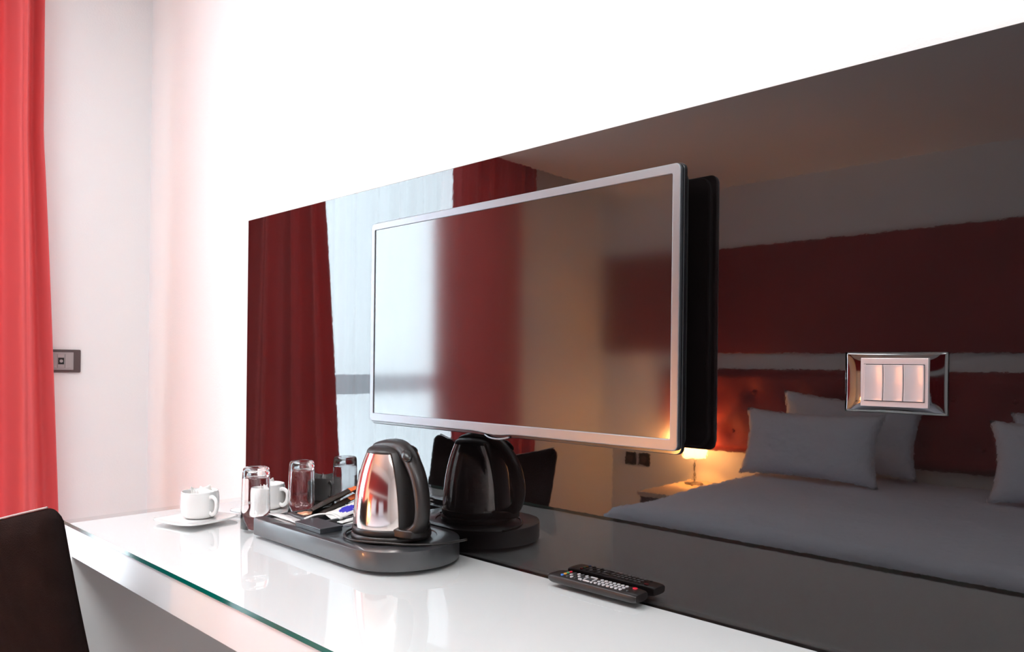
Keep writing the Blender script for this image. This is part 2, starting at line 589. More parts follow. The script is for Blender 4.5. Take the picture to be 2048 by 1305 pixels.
# skirt back to the wall
ring = [vs[i][0] for i in range(33)] + [vs[32][j] for j in range(1, 25)] + [vs[i][24] for i in range(31, -1, -1)] + [vs[0][j] for j in range(23, 0, -1)]
back = [bm.verts.new((v.co.x, -0.0003, v.co.z)) for v in ring]
for i in range(len(ring)):
    j = (i + 1) % len(ring)
    bm.faces.new([ring[i], ring[j], back[j], back[i]])
link('cover_plate', bm, M['chrome'], sw, smooth=True)
fx0, fx1, fz0, fz1 = -0.0370, 0.0415, -0.0305, 0.0315
rx0, rx1, rz0, rz1 = -0.0328, 0.0375, -0.0235, 0.0235
bm = frame_mesh([(fx0, fz0), (fx1, fz0), (fx1, fz1), (fx0, fz1)], [(rx0, rz0), (rx1, rz0), (rx1, rz1), (rx0, rz1)], -0.0150, -0.0035, 0.010)
link('module_frame', bm, M['rocker'], sw, bevel=0.0008)
BOX('switch_recess', M['gap'], rx0 - 0.0005, rx1 + 0.0005, -0.0090, -0.004, rz0 - 0.0005, rz1 + 0.0005, sw)
wR = (rx1 - rx0) / 3
for k in range(3):
    bm = bmesh.new()
    a, b = rx0 + k * wR + 0.0005, rx0 + (k + 1) * wR - 0.0005

    def rk(u, v, a=a, b=b):
        # slightly hollow rocker face, proud at its near edge
        return (a + (b - a) * u, -0.0155 - 0.0016 * (2 * v - 1) ** 2 - 0.0014 * (2 * u - 1) ** 2, rz0 + 0.0008 + (rz1 - rz0 - 0.0016) * v)
    g = grid(bm, 10, 10, rk)
    rg = [g[i][0] for i in range(11)] + [g[10][j] for j in range(1, 11)] + [g[i][10] for i in range(9, -1, -1)] + [g[0][j] for j in range(9, 0, -1)]
    bk = [bm.verts.new((v.co.x, -0.0085, v.co.z)) for v in rg]
    for i in range(len(rg)):
        j = (i + 1) % len(rg)
        bm.faces.new([rg[i], rg[j], bk[j], bk[i]])
    link('rocker', bm, M['rocker'], sw, smooth=True, bevel=0.0004)
    for p in sw.children[-1].data.polygons:
        p.use_smooth = True

# ------------------------------------------------------------------ tray
TH = 0.036
ty = empty('hospitality_tray', (-1.2655, -0.119, DZ), label='dark grey rounded tray holding the kettle and sachets on the desk', cat='tray')
tx0, tx1, tyr = -0.2355, 0.2455, 0.1145
out = [(tx0, -tyr), ]
outline = []
for k in range(6):
    t = R(180 + 90 * k / 5)
    outline.append((tx0 + 0.008 + 0.008 * math.cos(t), -tyr + 0.008 + 0.008 * math.sin(t)))
rr = tyr
for k in range(33):
    t = R(-90 + 180 * k / 32)
    # rounded D end
    outline.append((tx1 - rr * 0.95 + rr * 0.95 * math.cos(t), rr * math.sin(t)))
for k in range(6):
    t = R(90 + 90 * k / 5)
    outline.append((tx0 + 0.008 + 0.008 * math.cos(t), tyr - 0.008 + 0.008 * math.sin(t)))
bm = bmesh.new()
prism(bm, outline, 0, TH)
body = link('tray_body', bm, M['tray'], ty)
WELLS = [(-0.247, -0.176, -0.020, 0.104), (-0.165, -0.105, -0.020, 0.104), (-0.095, -0.035, -0.020, 0.104), (-0.250, -0.095, -0.083, -0.036)]
WELLS = [(-0.226, -0.172, -0.020, 0.102), (-0.162, -0.105, -0.020, 0.102), (-0.095, -0.040, -0.020, 0.102), (-0.226, -0.060, -0.086, -0.036)]
bm = bmesh.new()
for a, b, c, d in WELLS:
    prism(bm, rrect(a, b, c, d, 0.006, 4), 0.010, 0.06)
prism(bm, [(0.1015 + 0.088 * math.cos(2 * PI * k / 48), 0.004 + 0.088 * math.sin(2 * PI * k / 48)) for k in range(48)], 0.033, 0.06)
bmesh.ops.recalc_face_normals(bm, faces=bm.faces)
cme = bpy.data.meshes.new('cut')
bm.to_mesh(cme)
bm.free()
co_ = bpy.data.objects.new('cut', cme)
col.objects.link(co_)
co_.parent = ty
md = body.modifiers.new('wells', 'BOOLEAN')
md.operation = 'DIFFERENCE'
md.object = co_
md.solver = 'EXACT'
bv = body.modifiers.new('bevel', 'BEVEL')
bv.width = 0.0018
bv.segments = 2
bv.limit_method = 'ANGLE'
bv.angle_limit = R(50)
bpy.context.view_layer.update()
dg = bpy.context.evaluated_depsgraph_get()
nm = bpy.data.meshes.new_from_object(body.evaluated_get(dg))
body.modifiers.clear()
body.data = nm
nm.name = 'tray_body'
for p in nm.polygons:
    p.use_smooth = True
nm.set_sharp_from_angle(angle=R(40))
bpy.data.objects.remove(co_)
for a, b, c, d in WELLS:
    BOX('well_liner', M['well'], a + 0.001, b - 0.001, c + 0.001, d - 0.001, 0.0102, 0.0112, ty)


# ------------------------------------------------------------------ sachets and packets in the tray
def pouch(name, L, W, T, material, crimp=0.10, seed=0.0, mats=None, endmat=0.0, printmat=None, taper=0.0):
    """flat sealed packet lying along +x, crimped at both ends"""
    bm = bmesh.new()
    nu, nv = 24, 10
    tops = []
    for side in (1, -1):
        g = []
        for i in range(nu + 1):
            row = []
            for j in range(nv + 1):
                u, v = i / nu, j / nv
                e = min(1, max(0, (min(u, 1 - u) - crimp) / 0.14))
                e = e * e * (3 - 2 * e)
                prof = max(0, 1 - abs(2 * v - 1) ** 2.4)
                h = T / 2 * prof * (0.06 + 0.94 * e) + 0.0004
                wv = 0.0012 * noise.noise(Vector((u * 6 + seed, v * 5, seed)))
                ww = W * (1 - 0.08 * e) * (1 - taper * u)
                row.append(bm.verts.new((L * (u - 0.5), ww * (v - 0.5), side * h + wv)))
            g.append(row)
        tops.append(g)
        for i in range(nu):
            for j in range(nv):
                q = [g[i][j], g[i + 1][j], g[i + 1][j + 1], g[i][j + 1]]
                f = bm.faces.new(q if side > 0 else q[::-1])
                uc, vc = (i + 0.5) / nu, (j + 0.5) / nv
                if mats and endmat and (uc > 1 - endmat):
                    f.material_index = 1
                if mats and printmat and side > 0 and ((uc - printmat[0]) / printmat[2]) ** 2 + ((vc - printmat[1]) / printmat[3]) ** 2 < 1:
                    f.material_index = 1
    a, b = tops
    for i in range(nu):
        for j in (0, nv):
            bm.faces.new([a[i][j], a[i + 1][j], b[i + 1][j], b[i][j]])
    for j in range(nv):
        for i in (0, nu):
            bm.faces.new([a[i][j], a[i][j + 1], b[i][j + 1], b[i][j]])
    return link(name, bm, material, smooth=True, mats=mats)


def place(o, loc, rx=0, ry=0, rz=0):
    o.location = loc
    o.rotation_euler = (R(rx), R(ry), R(rz))
    return o


TZ = DZ
GA = 'coffee sticks in the tray'
for k, (x, y, z, tilt, yaw, m2, lab) in enumerate([
        (-1.480, -0.060, 0.810, -19, 84, 'orange', 'dark coffee stick with orange end, leftmost in the first tray well'),
        (-1.456, -0.050, 0.824, -21, 78, 'orange', 'dark coffee stick with orange end, on top of the others by the kettle'),
        (-1.444, -0.058, 0.806, -17, 94, 'orange', 'dark coffee stick with orange end, lying nearest the kettle')]):
    o = pouch('coffee_stick', 0.128, 0.028, 0.010, None, seed=k * 3.0, mats=[M['coffee'], M[m2]], endmat=0.24)
    place(o, (x, y, z), 0, tilt, yaw)
    tag(o, lab, 'sachet', GA)
o = pouch('chocolate_wafer', 0.040, 0.024, 0.009, M['copper'], seed=11)
place(o, (-1.474, -0.126, 0.793), 4, -6, 50)
tag(o, 'small copper-wrapped chocolate at the front of the first tray well', 'chocolate')
o = pouch('tea_sachet', 0.088, 0.046, 0.008, None, seed=14, mats=[M['paper_white'], M['blue']], printmat=(0.52, 0.5, 0.24, 0.27))
place(o, (-1.398, -0.062, 0.803), 14, -14, 84)
tag(o, 'white sachet with a blue oval leaning in the middle tray well', 'sachet')
o = pouch('sugar_sachet', 0.070, 0.030, 0.006, M['coffee'], seed=16)
place(o, (-1.405, -0.100, 0.776), 0, -3, 75)
tag(o, 'dark sachet lying flat under the blue and white sachet', 'sachet')
for k, (x, y, z, ax, lab) in enumerate([
        (-1.336, -0.085, 0.782, 84, 'white paper stick beside the kettle, lowest of its pile'),
        (-1.330, -0.078, 0.790, 92, 'white paper stick beside the kettle, in the middle of its pile'),
        (-1.338, -0.070, 0.797, 88, 'white paper stick beside the kettle, top of its pile')]):
    o = pouch('sugar_stick', 0.100, 0.020, 0.006, M['paper_white'], seed=20 + k)
    place(o, (x, y, z), 0, -4, ax)
    tag(o, lab, 'sachet', 'white sugar sticks beside the kettle')
for k, (x, y, z, ax, lab) in enumerate([
        (-1.446, -0.186, 0.788, 1, 'silver white stick sachet in the front tray slot, lower one'),
        (-1.444, -0.166, 0.790, -3, 'silver white stick sachet in the front tray slot, rear one'),
        (-1.446, -0.184, 0.797, 4, 'silver white stick sachet in the front tray slot, top one')]):
    o = pouch('creamer_stick', 0.105, 0.020, 0.007, M['foil'], seed=30 + k)
    place(o, (x, y, z), 0, 3, ax)
    tag(o, lab, 'sachet', 'silver white sticks in the front slot of the tray')
# white spoon handle
bm = bmesh.new()
tube(bm, spline([(-1.398, -0.168, 0.800), (-1.392, -0.140, 0.806), (-1.370, -0.116, 0.806), (-1.345, -0.112, 0.800)], 8), 0.0036, 10, flat=(1.3, 0.5))
o = link('stirrer', bm, M['paper_white'], smooth=True)
tag(o, 'curved white plastic stirrer lying behind the small black box', 'stirrer')
# black box
bx = empty('black_box', (-1.312, -0.188, DZ + TH), R(-2), label='small flat black card box lying on the tray in front of the sachets', cat='box')
BOX('box_base', M['black_card'], -0.049, 0.049, -0.025, 0.025, 0.0, 0.007, bx, bevel=0.0008)
BOX('box_lid', M['black_card'], -0.050, 0.050, -0.026, 0.026, 0.0071, 0.0105, bx, bevel=0.0008)

# ------------------------------------------------------------------ kettle
KZ = DZ + 0.0338
kt = empty('electric_kettle', (-1.164, -0.117, KZ), R(-8), label='steel electric kettle with black handle and lid standing on the tray', cat='kettle')
bm = bmesh.new()
lathe(bm, [(0, 0), (0.074, 0), (0.0785, 0.003), (0.0785, 0.010), (0.076, 0.0135), (0, 0.0135)], 96)
link('power_base', bm, M['kettle_black'], kt, smooth=True, bevel=0.0008)
bm = bmesh.new()
lathe(bm, [(0, 0.0140), (0.0745, 0.0140), (0.0765, 0.0165), (0.0765, 0.0235), (0.0750, 0.0260), (0.0, 0.0260)], 96)
link('lower_collar', bm, M['kettle_black'], kt, smooth=True)
prof = [(0.0742, 0.0262), (0.0745, 0.033), (0.0742, 0.045), (0.0732, 0.062), (0.0715, 0.080), (0.0690, 0.098), (0.0655, 0.116), (0.0610, 0.134), (0.0560, 0.150), (0.0500, 0.1655), (0.0480, 0.170)]
bm = bmesh.new()
pp = [(p.x, p.y) for p in spline([(a, b, 0) for a, b in prof], 4)]
lathe(bm, [(0, 0.0262)] + pp + [(0, 0.170)], 128)
link('steel_body', bm, M['steel'], kt, smooth=True)
for p in kt.children[-1].data.polygons:
    pass
kt.children[-1].data.set_sharp_from_angle(angle=R(60))
# black spine covering the handle side
bm = bmesh.new()
sp = pp
def spine(u, v):
    r, z = sp[min(len(sp) - 1, round(v * (len(sp) - 1)))]
    half = math.asin(min(0.9, (0.0245 + 0.004 * v) / r))
    a = half * (2 * u - 1)
    return ((r + 0.0014) * math.cos(a), (r + 0.0014) * math.sin(a), z)


grid(bm, 16, len(sp) - 1, spine)
link('handle_spine', bm, M['kettle_black'], kt, smooth=True, solid=0.0024)
# lid: low dome, spout to -x
bm = bmesh.new()
lidp = [(0.0490, 0.1645), (0.0500, 0.1670), (0.0492, 0.1700), (0.0465, 0.1735), (0.0420, 0.1765), (0.035, 0.1790), (0.025, 0.1806), (0.012, 0.1815), (0, 0.1817)]
lathe(bm, [(0, 0.1645)] + lidp, 96)
for v in bm.verts:          # pour spout: pull the rim outwards on the side away from the handle
    a = math.atan2(v.co.y, v.co.x)
    r = math.hypot(v.co.x, v.co.y)
    d = max(0, 1 - abs(abs(a) - PI) / 0.42)
    if r > 0.04 and v.co.z < 0.183:
        v.co.x -= 0.006 * d * d
link('lid', bm, M['kettle_black'], kt, smooth=True)
# handle: sweeps from the lid over and down to the collar
path = spline([(-0.040, 0, 0.1715), (-0.022, 0, 0.1765), (0.004, 0, 0.1800), (0.034, 0, 0.1775), (0.062, 0, 0.1660), (0.086, 0, 0.1440), (0.102, 0, 0.1200), (0.112, 0, 0.0880), (0.1130, 0, 0.0600), (0.104, 0, 0.0370), (0.086, 0, 0.0240), (0.066, 0, 0.0200)], 8)
nP = len(path)
bm = bmesh.new()
rings = []
for i, p in enumerate(path):
    t = i / (nP - 1)
    d = (path[min(i + 1, nP - 1)] - path[max(i - 1, 0)]).normalized()
    nrm = Vector((d.z, 0, -d.x))
    # half width (y) and half thickness
    if t < 0.3:
        hw_ = 0.031 - 0.014 * (t / 0.3) ** 1.3
        ht = 0.010 + 0.004 * (t / 0.3)
    elif t < 0.8:
        hw_ = 0.017 - 0.003 * ((t - 0.3) / 0.5)
        ht = 0.0140 - 0.003 * ((t - 0.3) / 0.5)
    else:
        hw_ = 0.015 + 0.014 * ((t - 0.8) / 0.2)
        ht = 0.011
    if i < 7:
        q_ = math.sqrt(1 - ((7 - i) / 7.2) ** 2)
        hw_ *= 0.25 + 0.75 * q_
        ht *= 0.15 + 0.85 * q_
    ring = []
    for k in range(24):
        a = 2 * PI * k / 24
        ca, sa = math.cos(a), math.sin(a)
        e = 0.9
        ring.append(bm.verts.new(p + Vector((0, 1, 0)) * (hw_ * math.copysign(abs(ca) ** e, ca)) + nrm * (ht * math.copysign(abs(sa) ** e, sa))))
    rings.append(ring)
for a, b in zip(rings, rings[1:]):
    for k in range(24):
        l = (k + 1) % 24
        bm.faces.new([a[k], a[l], b[l], b[k]])
bm.faces.new(rings[0][::-1])
bm.faces.new(rings[-1])
hd = link('handle', bm, M['kettle_black'], kt, smooth=True)
# foot filling where the handle meets the collar
bm = bmesh.new()
prism(bm, [(0.055, -0.036), (0.085, -0.030), (0.104, -0.017), (0.108, 0), (0.104, 0.017), (0.085, 0.030), (0.055, 0.036)], 0.0142, 0.030)
link('handle_foot', bm, M['kettle_black'], kt, bevel=0.003, seg=3)
# on/off switch set in the handle
bm = bmesh.new()
lathe(bm, [(0, 0), (0.0095, 0), (0.0100, 0.002), (0.0085, 0.0045), (0, 0.0055)], 32)
so = link('power_switch', bm, mat('switch_gloss', (0.012, 0.012, 0.012), 0.25), hd, smooth=True)
so.location = (0.0760, -0.0120, 0.1660)
so.rotation_euler = (R(45), R(35), 0)
so.scale = (1.5, 1.0, 1)
# cord
bm = bmesh.new()
c, s = math.cos(R(8)), math.sin(R(8))
raw = [(-1.246, -0.085), (-1.252, -0.130), (-1.236, -0.172), (-1.200, -0.201), (-1.162, -0.2065), (-1.128, -0.193), (-1.098, -0.175), (-1.068, -0.158), (-1.040, -0.128), (-1.025, -0.095), (-1.019, -0.050)]
loc = []
for i, (x, y) in enumerate(raw):
    dx, dy = x + 1.164, y + 0.117
    hz = 0.0062
    loc.append((c * dx - s * dy, s * dx + c * dy, hz if math.hypot(dx, dy) > 0.080 else 0.004))
tube(bm, spline(loc, 8), 0.0024, 10)
link('power_cord', bm, M['kettle_black'], kt, smooth=True)


# ------------------------------------------------------------------ saucers and cups
def saucer():
    bm = bmesh.new()

    def fn(u, v):
        x, y = 2 * u - 1, 2 * v - 1
        # square plate with rounded, raised corners
        k = max(abs(x), abs(y))
        a = math.atan2(y, x)
        sup = 1 / ((abs(math.cos(a)) ** 7 + abs(math.sin(a)) ** 7) ** (1 / 7))
        r = 0.071 * sup * k
        z = 0.003 + 0.0095 * max(0, (r / 0.090 - 0.42)) ** 1.35
        return (r * math.cos(a), r * math.sin(a), z)
    grid(bm, 36, 36, fn)
    o = link('saucer', bm, M['porcelain'], smooth=True, solid=0.0035)
    return o


def cup(loc, rz, label):
    e = empty('coffee_cup', loc, rz, label=label, cat='cup', group='white coffee cups on the desk')
    bm = bmesh.new()
    pr = [(0, 0.0), (0.028, 0.0), (0.034, 0.002), (0.0405, 0.010), (0.0425, 0.022), (0.0428, 0.045), (0.0420, 0.056), (0.0408, 0.0595), (0.0410, 0.062), (0.0390, 0.0620), (0.0385, 0.058), (0.0395, 0.045), (0.0390, 0.020), (0.032, 0.008), (0, 0.006)]
    lathe(bm, pr, 72)
    link('cup_body', bm, M['porcelain'], e, smooth=True)
    bm = bmesh.new()
    tube(bm, spline([(0.039, 0, 0.049), (0.052, 0, 0.052), (0.0640, 0, 0.046), (0.0660, 0, 0.033), (0.0610, 0, 0.019), (0.050, 0, 0.012), (0.040, 0, 0.014)], 6), 0.0042, 12, flat=(1.25, 0.8), up=Vector((0, 1, 0)))
    link('cup_handle', bm, M['porcelain'], e, smooth=True)
    return e


SZ = DZ + 0.0015
s1 = saucer()
place(s1, (-1.714, -0.262, SZ), rz=14)
tag(s1, 'square white saucer under the cup nearest the desk corner', 'saucer', 'square white saucers')
s2 = s1.copy()
col.objects.link(s2)
place(s2, (-1.700, -0.085, SZ), rz=20)
tag(s2, 'square white saucer under the cup seen through the drinking glass', 'saucer', 'square white saucers')
cA = cup((-1.722, -0.250, SZ + 0.0052), R(8), 'white coffee cup filled with sugar packets, nearest the front left desk corner')
cB = cup((-1.712, -0.083, SZ + 0.0052), R(17), 'white coffee cup with sugar packets behind the upturned drinking glass')
n = 0
for base, rots, nm_ in ((cA, ((-14, 10, 20), (12, -14, 70), (-4, 16, 130), (8, 4, 165)), 'in the cup near the desk corner'),
                        (cB, ((-12, 8, 35), (14, -12, 95), (0, 14, 150)), 'in the cup behind the drinking glass')):
    for k, (a, b, cc) in enumerate(rots):
        o = pouch('sugar_packet', 0.044, 0.040, 0.005, M['paper_white'], seed=40 + n, crimp=0.06)
        ang = 2 * PI * k / len(rots) + 0.5
        # packets stand on edge inside the cup and peep over the rim
        o.location = base.location + Vector((0.010 * math.cos(ang), 0.010 * math.sin(ang), 0.049))
        o.rotation_euler = (R(74 + a * 0.5), R(b), R(cc))
        tag(o, 'folded white sugar packets ' + nm_, 'sugar packet', 'white sugar packets ' + nm_)
        n += 1


# ------------------------------------------------------------------ upturned glasses
def tumbler(x, y, label):
    e = empty('drinking_glass', (x, y, DZ), label=label, cat='glass', group='upturned drinking glasses')
    bm = bmesh.new()
    H = 0.136
    pr = [(0.0325, 0.0), (0.0315, 0.050), (0.0300, 0.110), (0.0290, 0.128), (0.0275, 0.1340), (0.0240, H), (0, H - 0.001),
          ]
    inn = [(0.0, 0.1200), (0.0220, 0.1200), (0.0268, 0.1175), (0.0284, 0.110), (0.0303, 0.050), (0.0314, 0.0)]
    inn = [(0.0, 0.1190), (0.0235, 0.1190), (0.0275, 0.1170), (0.0288, 0.110), (0.0304, 0.050), (0.0316, 0.0)]
    lathe(bm, [(0.0316, 0.0), (0.0320, -0.0002)] + pr, 72)
    lathe(bm, inn, 72)
    bmesh.ops.remove_doubles(bm, verts=bm.verts, dist=0.00005)
    link('glass_wall', bm, M['glass'], e, smooth=True)
    return e


g1_ = tumbler(-1.560, -0.195, 'clear upturned drinking glass in front, overlapping the second cup')
g2_ = tumbler(-1.588, -0.062, 'clear upturned drinking glass behind the left end of the tray')

# ------------------------------------------------------------------ remote control
rm = empty('remote_control', (-0.731, -0.0265, DZ), R(0.5), label='black television remote with coloured keys lying on the desk by the panel', cat='remote control')
bm = bmesh.new()
L, Wd, Hh = 0.178, 0.041, 0.0165


def rem(u, v):
    # cross-section ring v, along u
    x = L * (u - 0.5)
    e = max(0.0, abs(2 * u - 1) - 0.86) / 0.14
    sc_ = math.sqrt(max(0.0, 1 - (e * 0.93) ** 2)) * 0.9 + 0.1 if e > 0 else 1
    a = 2 * PI * v
    ca, sa = math.cos(a), math.sin(a)
    yy = Wd / 2 * math.copysign(abs(ca) ** 0.45, ca) * (1 - 0.13 * (sa < 0) * abs(sa)) * (0.72 + 0.28 * sc_)
    hz = Hh / 2 * (1 + math.copysign(abs(sa) ** 0.45, sa) * (0.55 + 0.45 * sc_))
    return (x, yy, hz - 0.0 + 0.0)


g = [[bm.verts.new(rem(i / 48, j / 40)) for j in range(40)] for i in range(49)]
for i in range(48):
    for j in range(40):
        k = (j + 1) % 40
        bm.faces.new([g[i][j], g[i + 1][j], g[i + 1][k], g[i][k]])
bm.faces.new([g[0][j] for j in range(40)])
bm.faces.new([g[48][j] for j in range(39, -1, -1)])
link('remote_body', bm, M['remote'], rm, smooth=True)
rm.children[-1].data.set_sharp_from_angle(angle=R(60))


def key(x, y, lx, ly, m_, label=None):
    bm = bmesh.new()
    x *= 0.89
    prism(bm, rrect(x - lx / 2, x + lx / 2, y - ly / 2, y + ly / 2, min(lx, ly) * 0.45, 4), Hh - 0.0006, Hh + 0.0012)
    o = link('remote_key', bm, M[m_], rm)
    if label:
        o['label'] = label


for k, (m_, lab) in enumerate((('key_blue', 'blue key'), ('key_yellow', 'orange key'), ('key_green', 'green key'), ('key_red', 'red key'))):
    key(-0.0700, -0.0115 + 0.0078 * k, 0.0045, 0.0062, m_, lab)
for i in range(4):
    for k in range(3):
        key(-0.058 + 0.0095 * i, -0.0105 + 0.0102 * k, 0.0042, 0.0066, 'key_white' if (i + k) % 2 else 'key_dark')
key(-0.0130, -0.0005, 0.0110, 0.0110, 'key_dark')
for dx, dy, lx, ly in ((-0.0095, 0, 0.003, 0.012), (0.0095, 0, 0.003, 0.012), (0, -0.0115, 0.014, 0.003), (0, 0.0115, 0.014, 0.003)):
    key(-0.0130 + dx, dy - 0.0005, lx, ly, 'key_white')
for dx in (-0.012, 0.012):
    key(-0.0130 + dx, -0.0125, 0.004, 0.004, 'key_white')
for i in range(7):
    for k in range(3):
        key(0.0070 + 0.0092 * i, -0.0108 + 0.0098 * k, 0.0052, 0.0058, 'key_white')
key(0.0790, 0.0095, 0.0080, 0.0068, 'key_red', 'red power key')
key(0.0760, -0.0090, 0.0040, 0.0050, 'key_dark')

# ------------------------------------------------------------------ chair
ch = empty('desk_chair', (-1.660, -0.632, 0), R(3), label='dark brown fabric chair with light piping at the desk end', cat='chair')
bm = bmesh.new()
hwc = 0.287


def back_pt(u, v, side):
    x = (2 * u - 1)
    z = 0.36 + (0.893 - 0.36) * v
    # top edge dips in the middle
    q = 1 - abs(x)
    dip = 0.052 * min(1.0, q * 1.25) + 0.02 * max(0, abs(x) - 0.93) ** 2 / 0.0049
    z = 0.36 + (0.893 - dip - 0.36) * v
    # top corners rounded, gentle narrowing downwards
    half = hwc * (1.0 - 0.10 * (1 - v) ** 1.4)
    yc = -0.029 + (0.893 - z) * 0.10 + 0.13 * max(0, (0.893 - z)) ** 1.3
    yc += -0.035 * (1 - x * x) * 0.6
    # thickness profile
    ed = min(1 - abs(x), (1 - v) * 1.2)
    th = 0.021 * min(1, math.sqrt(max(0, ed) / 0.09))
    return (half * x, yc + side * th, z)


for side in (1, -1):
    pass
fr = []
for side in (-1, 1):
    gg = []
    for i in range(41):
        row = []
        for j in range(33):
            u, v = i / 40, j / 32
            u = 0.5 - 0.5 * math.cos(PI * u)
            v = math.sin(PI / 2 * v)
            row.append(bm.verts.new(back_pt(u, v, side)))
        gg.append(row)
    fr.append(gg)
    for i in range(40):
        for j in range(32):
            q = [gg[i][j], gg[i + 1][j], gg[i + 1][j + 1], gg[i][j + 1]]
            bm.faces.new(q if side < 0 else q[::-1])
a, b = fr
for i in range(40):
    bm.faces.new([a[i][0], a[i + 1][0], b[i + 1][0], b[i][0]])
bmesh.ops.remove_doubles(bm, verts=bm.verts, dist=0.0002)
link('backrest', bm, M['chair'], ch, smooth=True)
bm = bmesh.new()
pts = [Vector(back_pt(0.5 - 0.5 * math.cos(PI * i / 60), 1.0, 0)) + Vector((0, -0.004, 0.0015)) for i in range(7, 54)]
tube(bm, pts, 0.0017, 8)
link('backrest_piping', bm, M['piping'], ch, smooth=True)
bm = bmesh.new()
prism(bm, rrect(-0.12, 0.215, 0.000, 0.300, 0.05, 8), 0.370, 0.435)
link('seat', bm, M['chair'], ch, bevel=0.02, seg=4)
for sx in (-1, 1):
    for sy in (0, 1):
        bm = bmesh.new()
        x0, y0 = 0.047 + sx * 0.135, (0.040 if sy == 0 else 0.262)
        tube(bm, [(x0, y0, 0.371), (x0 + sx * 0.012, y0 + (-0.02 if sy == 0 else 0.01), 0.0)], [0.019, 0.012], 16)
        link('leg', bm, M['leg_dark'], ch, smooth=True)

# ------------------------------------------------------------------ bed side of the room (seen in the glossy panel)
BX0, BX1, BY0, BY1, BZ = -1.62, 0.12, -2.81, -1.32, 0.600
bd = empty('bed', ((BX0 + BX1) / 2, BY1, 0), label='double bed with white duvet facing the desk, seen mirrored in the panel', cat='bed')
hb = (BX1 - BX0) / 2
dB = BY1 - BY0
BOX('bed_base', M['bed_base'], -hb + 0.05, hb - 0.05, -dB, -0.08, 0.06, 0.30, bd, bevel=0.01)
BOX('mattress', M['pillow'], -hb + 0.02, hb - 0.02, -dB, -0.05, 0.302, 0.53, bd, bevel=0.04, seg=4)
bm = bmesh.new()


def duvet(u, v):
    x = -hb - 0.03 + (2 * hb + 0.06) * u
    y = -dB + 0.02 + (dB + 0.03) * v
    ex = min(1, min(u, 1 - u) / 0.05)
    ey = min(1, (1 - v) / 0.06)
    e = min(ex, ey)
    e = math.sqrt(max(0, 1 - (1 - e) ** 2))
    zz = BZ - 0.035 + 0.035 * e + 0.014 * noise.noise(Vector((x * 2.2, y * 2.2, 1.0))) + 0.006 * noise.noise(Vector((x * 7, y * 5, 3.0)))
    yw = 0.03 * noise.noise(Vector((x * 1.8, 0.0, 7.0))) * v
    return (x, y + yw, zz)


vs = grid(bm, 70, 60, duvet)
rim = [vs[0][j] for j in range(61)] + [vs[i][60] for i in range(1, 71)] + [vs[70][j] for j in range(59, -1, -1)]
lowv = []
for i, v in enumerate(rim):
    w_ = 0.012 * math.sin(i * 0.55) + 0.008 * math.sin(i * 1.3)
    dxn = -1 if i <= 60 and i < 61 and v.co.x < -hb else (1 if v.co.x > hb else 0)
    dyn = 1 if 60 <= i <= 130 else 0
    lowv.append(bm.verts.new((v.co.x + dxn * (0.004 + w_ * 0.5), v.co.y + dyn * (0.004 + w_ * 0.5), 0.26 + 0.01 * math.sin(i * 0.4))))
for i in range(len(rim) - 1):
    bm.faces.new([rim[i], rim[i + 1], lowv[i + 1], lowv[i]])
link('duvet', bm, M['linen'], bd, smooth=True, solid=0.012)
for sx in (-1, 1):
    for yy in (-0.14, -dB + 0.1):
        bm = bmesh.new()
        lathe(bm, [(0, 0), (0.02, 0), (0.025, 0.061), (0, 0.061)], 20, c=(sx * (hb - 0.12), yy))
        link('leg', bm, M['leg_dark'], bd, smooth=False)


def pillow(loc, w_, h_, t_, rot, label, seed=0):
    bm = bmesh.new()
    fr = []
    for side in (1, -1):
        gg = []
        for i in range(29):
            row = []
            for j in range(25):
                u, v = 2 * i / 28 - 1, 2 * j / 24 - 1
                px = w_ / 2 * u * (1 - 0.10 * (1 - v * v) * abs(u) ** 3 * 0 - 0.09 * (1 - v * v) * (u * u))
                pz = h_ / 2 * v * (1 - 0.11 * (1 - u * u) * (v * v))
                th = t_ / 2 * ((1 - u ** 4) * (1 - v ** 4)) ** 0.62
                th += 0.010 * noise.noise(Vector((u * 2 + seed, v * 2, side * 2.0 + seed))) * (1 - u ** 4) * (1 - v ** 4)
                row.append(bm.verts.new((px, side * th, pz)))
            gg.append(row)
        fr.append(gg)
        for i in range(28):
            for j in range(24):
                q = [gg[i][j], gg[i + 1][j], gg[i + 1][j + 1], gg[i][j + 1]]
                bm.faces.new(q if side > 0 else q[::-1])
    bmesh.ops.remove_doubles(bm, verts=bm.verts, dist=0.0005)
    o = link('pillow', bm, M['pillow'], smooth=True)
    o.location = loc
    o.rotation_euler = tuple(R(a) for a in rot)
    tag(o, label, 'pillow', 'white pillows on the bed')
    return o


pillow((-1.335, -2.44, 0.772), 0.66, 0.33, 0.12, (14, 0, 3), 'white pillow standing in front of the left pair of pillows on the bed', 1)
pillow((-1.25, -2.70, 0.818), 0.66, 0.36, 0.11, (6, 4, 0), 'white pillow leaning on the headboard behind the left front pillow', 4)
pillow((-0.275, -2.44, 0.772), 0.68, 0.33, 0.12, (14, 0, -3), 'white pillow at the right side of the bed, in front of its pair', 7)
pillow((-0.25, -2.70, 0.805), 0.66, 0.34, 0.11, (6, -3, 0), 'white pillow leaning on the headboard at the right side of the bed', 10)

# tufted headboard
hbd = empty('headboard', (-0.60, YB + 0.0015, 0.655), label='low tufted red headboard with buttons on the wall behind the pillows', cat='headboard')
bm = bmesh.new()
HW, HHt = 1.71, 0.47
btn = [(-HW + 0.16 + 0.24 * i, 0.12 + 0.22 * r) if r % 2 == 0 else (-HW + 0.28 + 0.24 * i, 0.12 + 0.22 * r) for r in range(2) for i in range(14)]


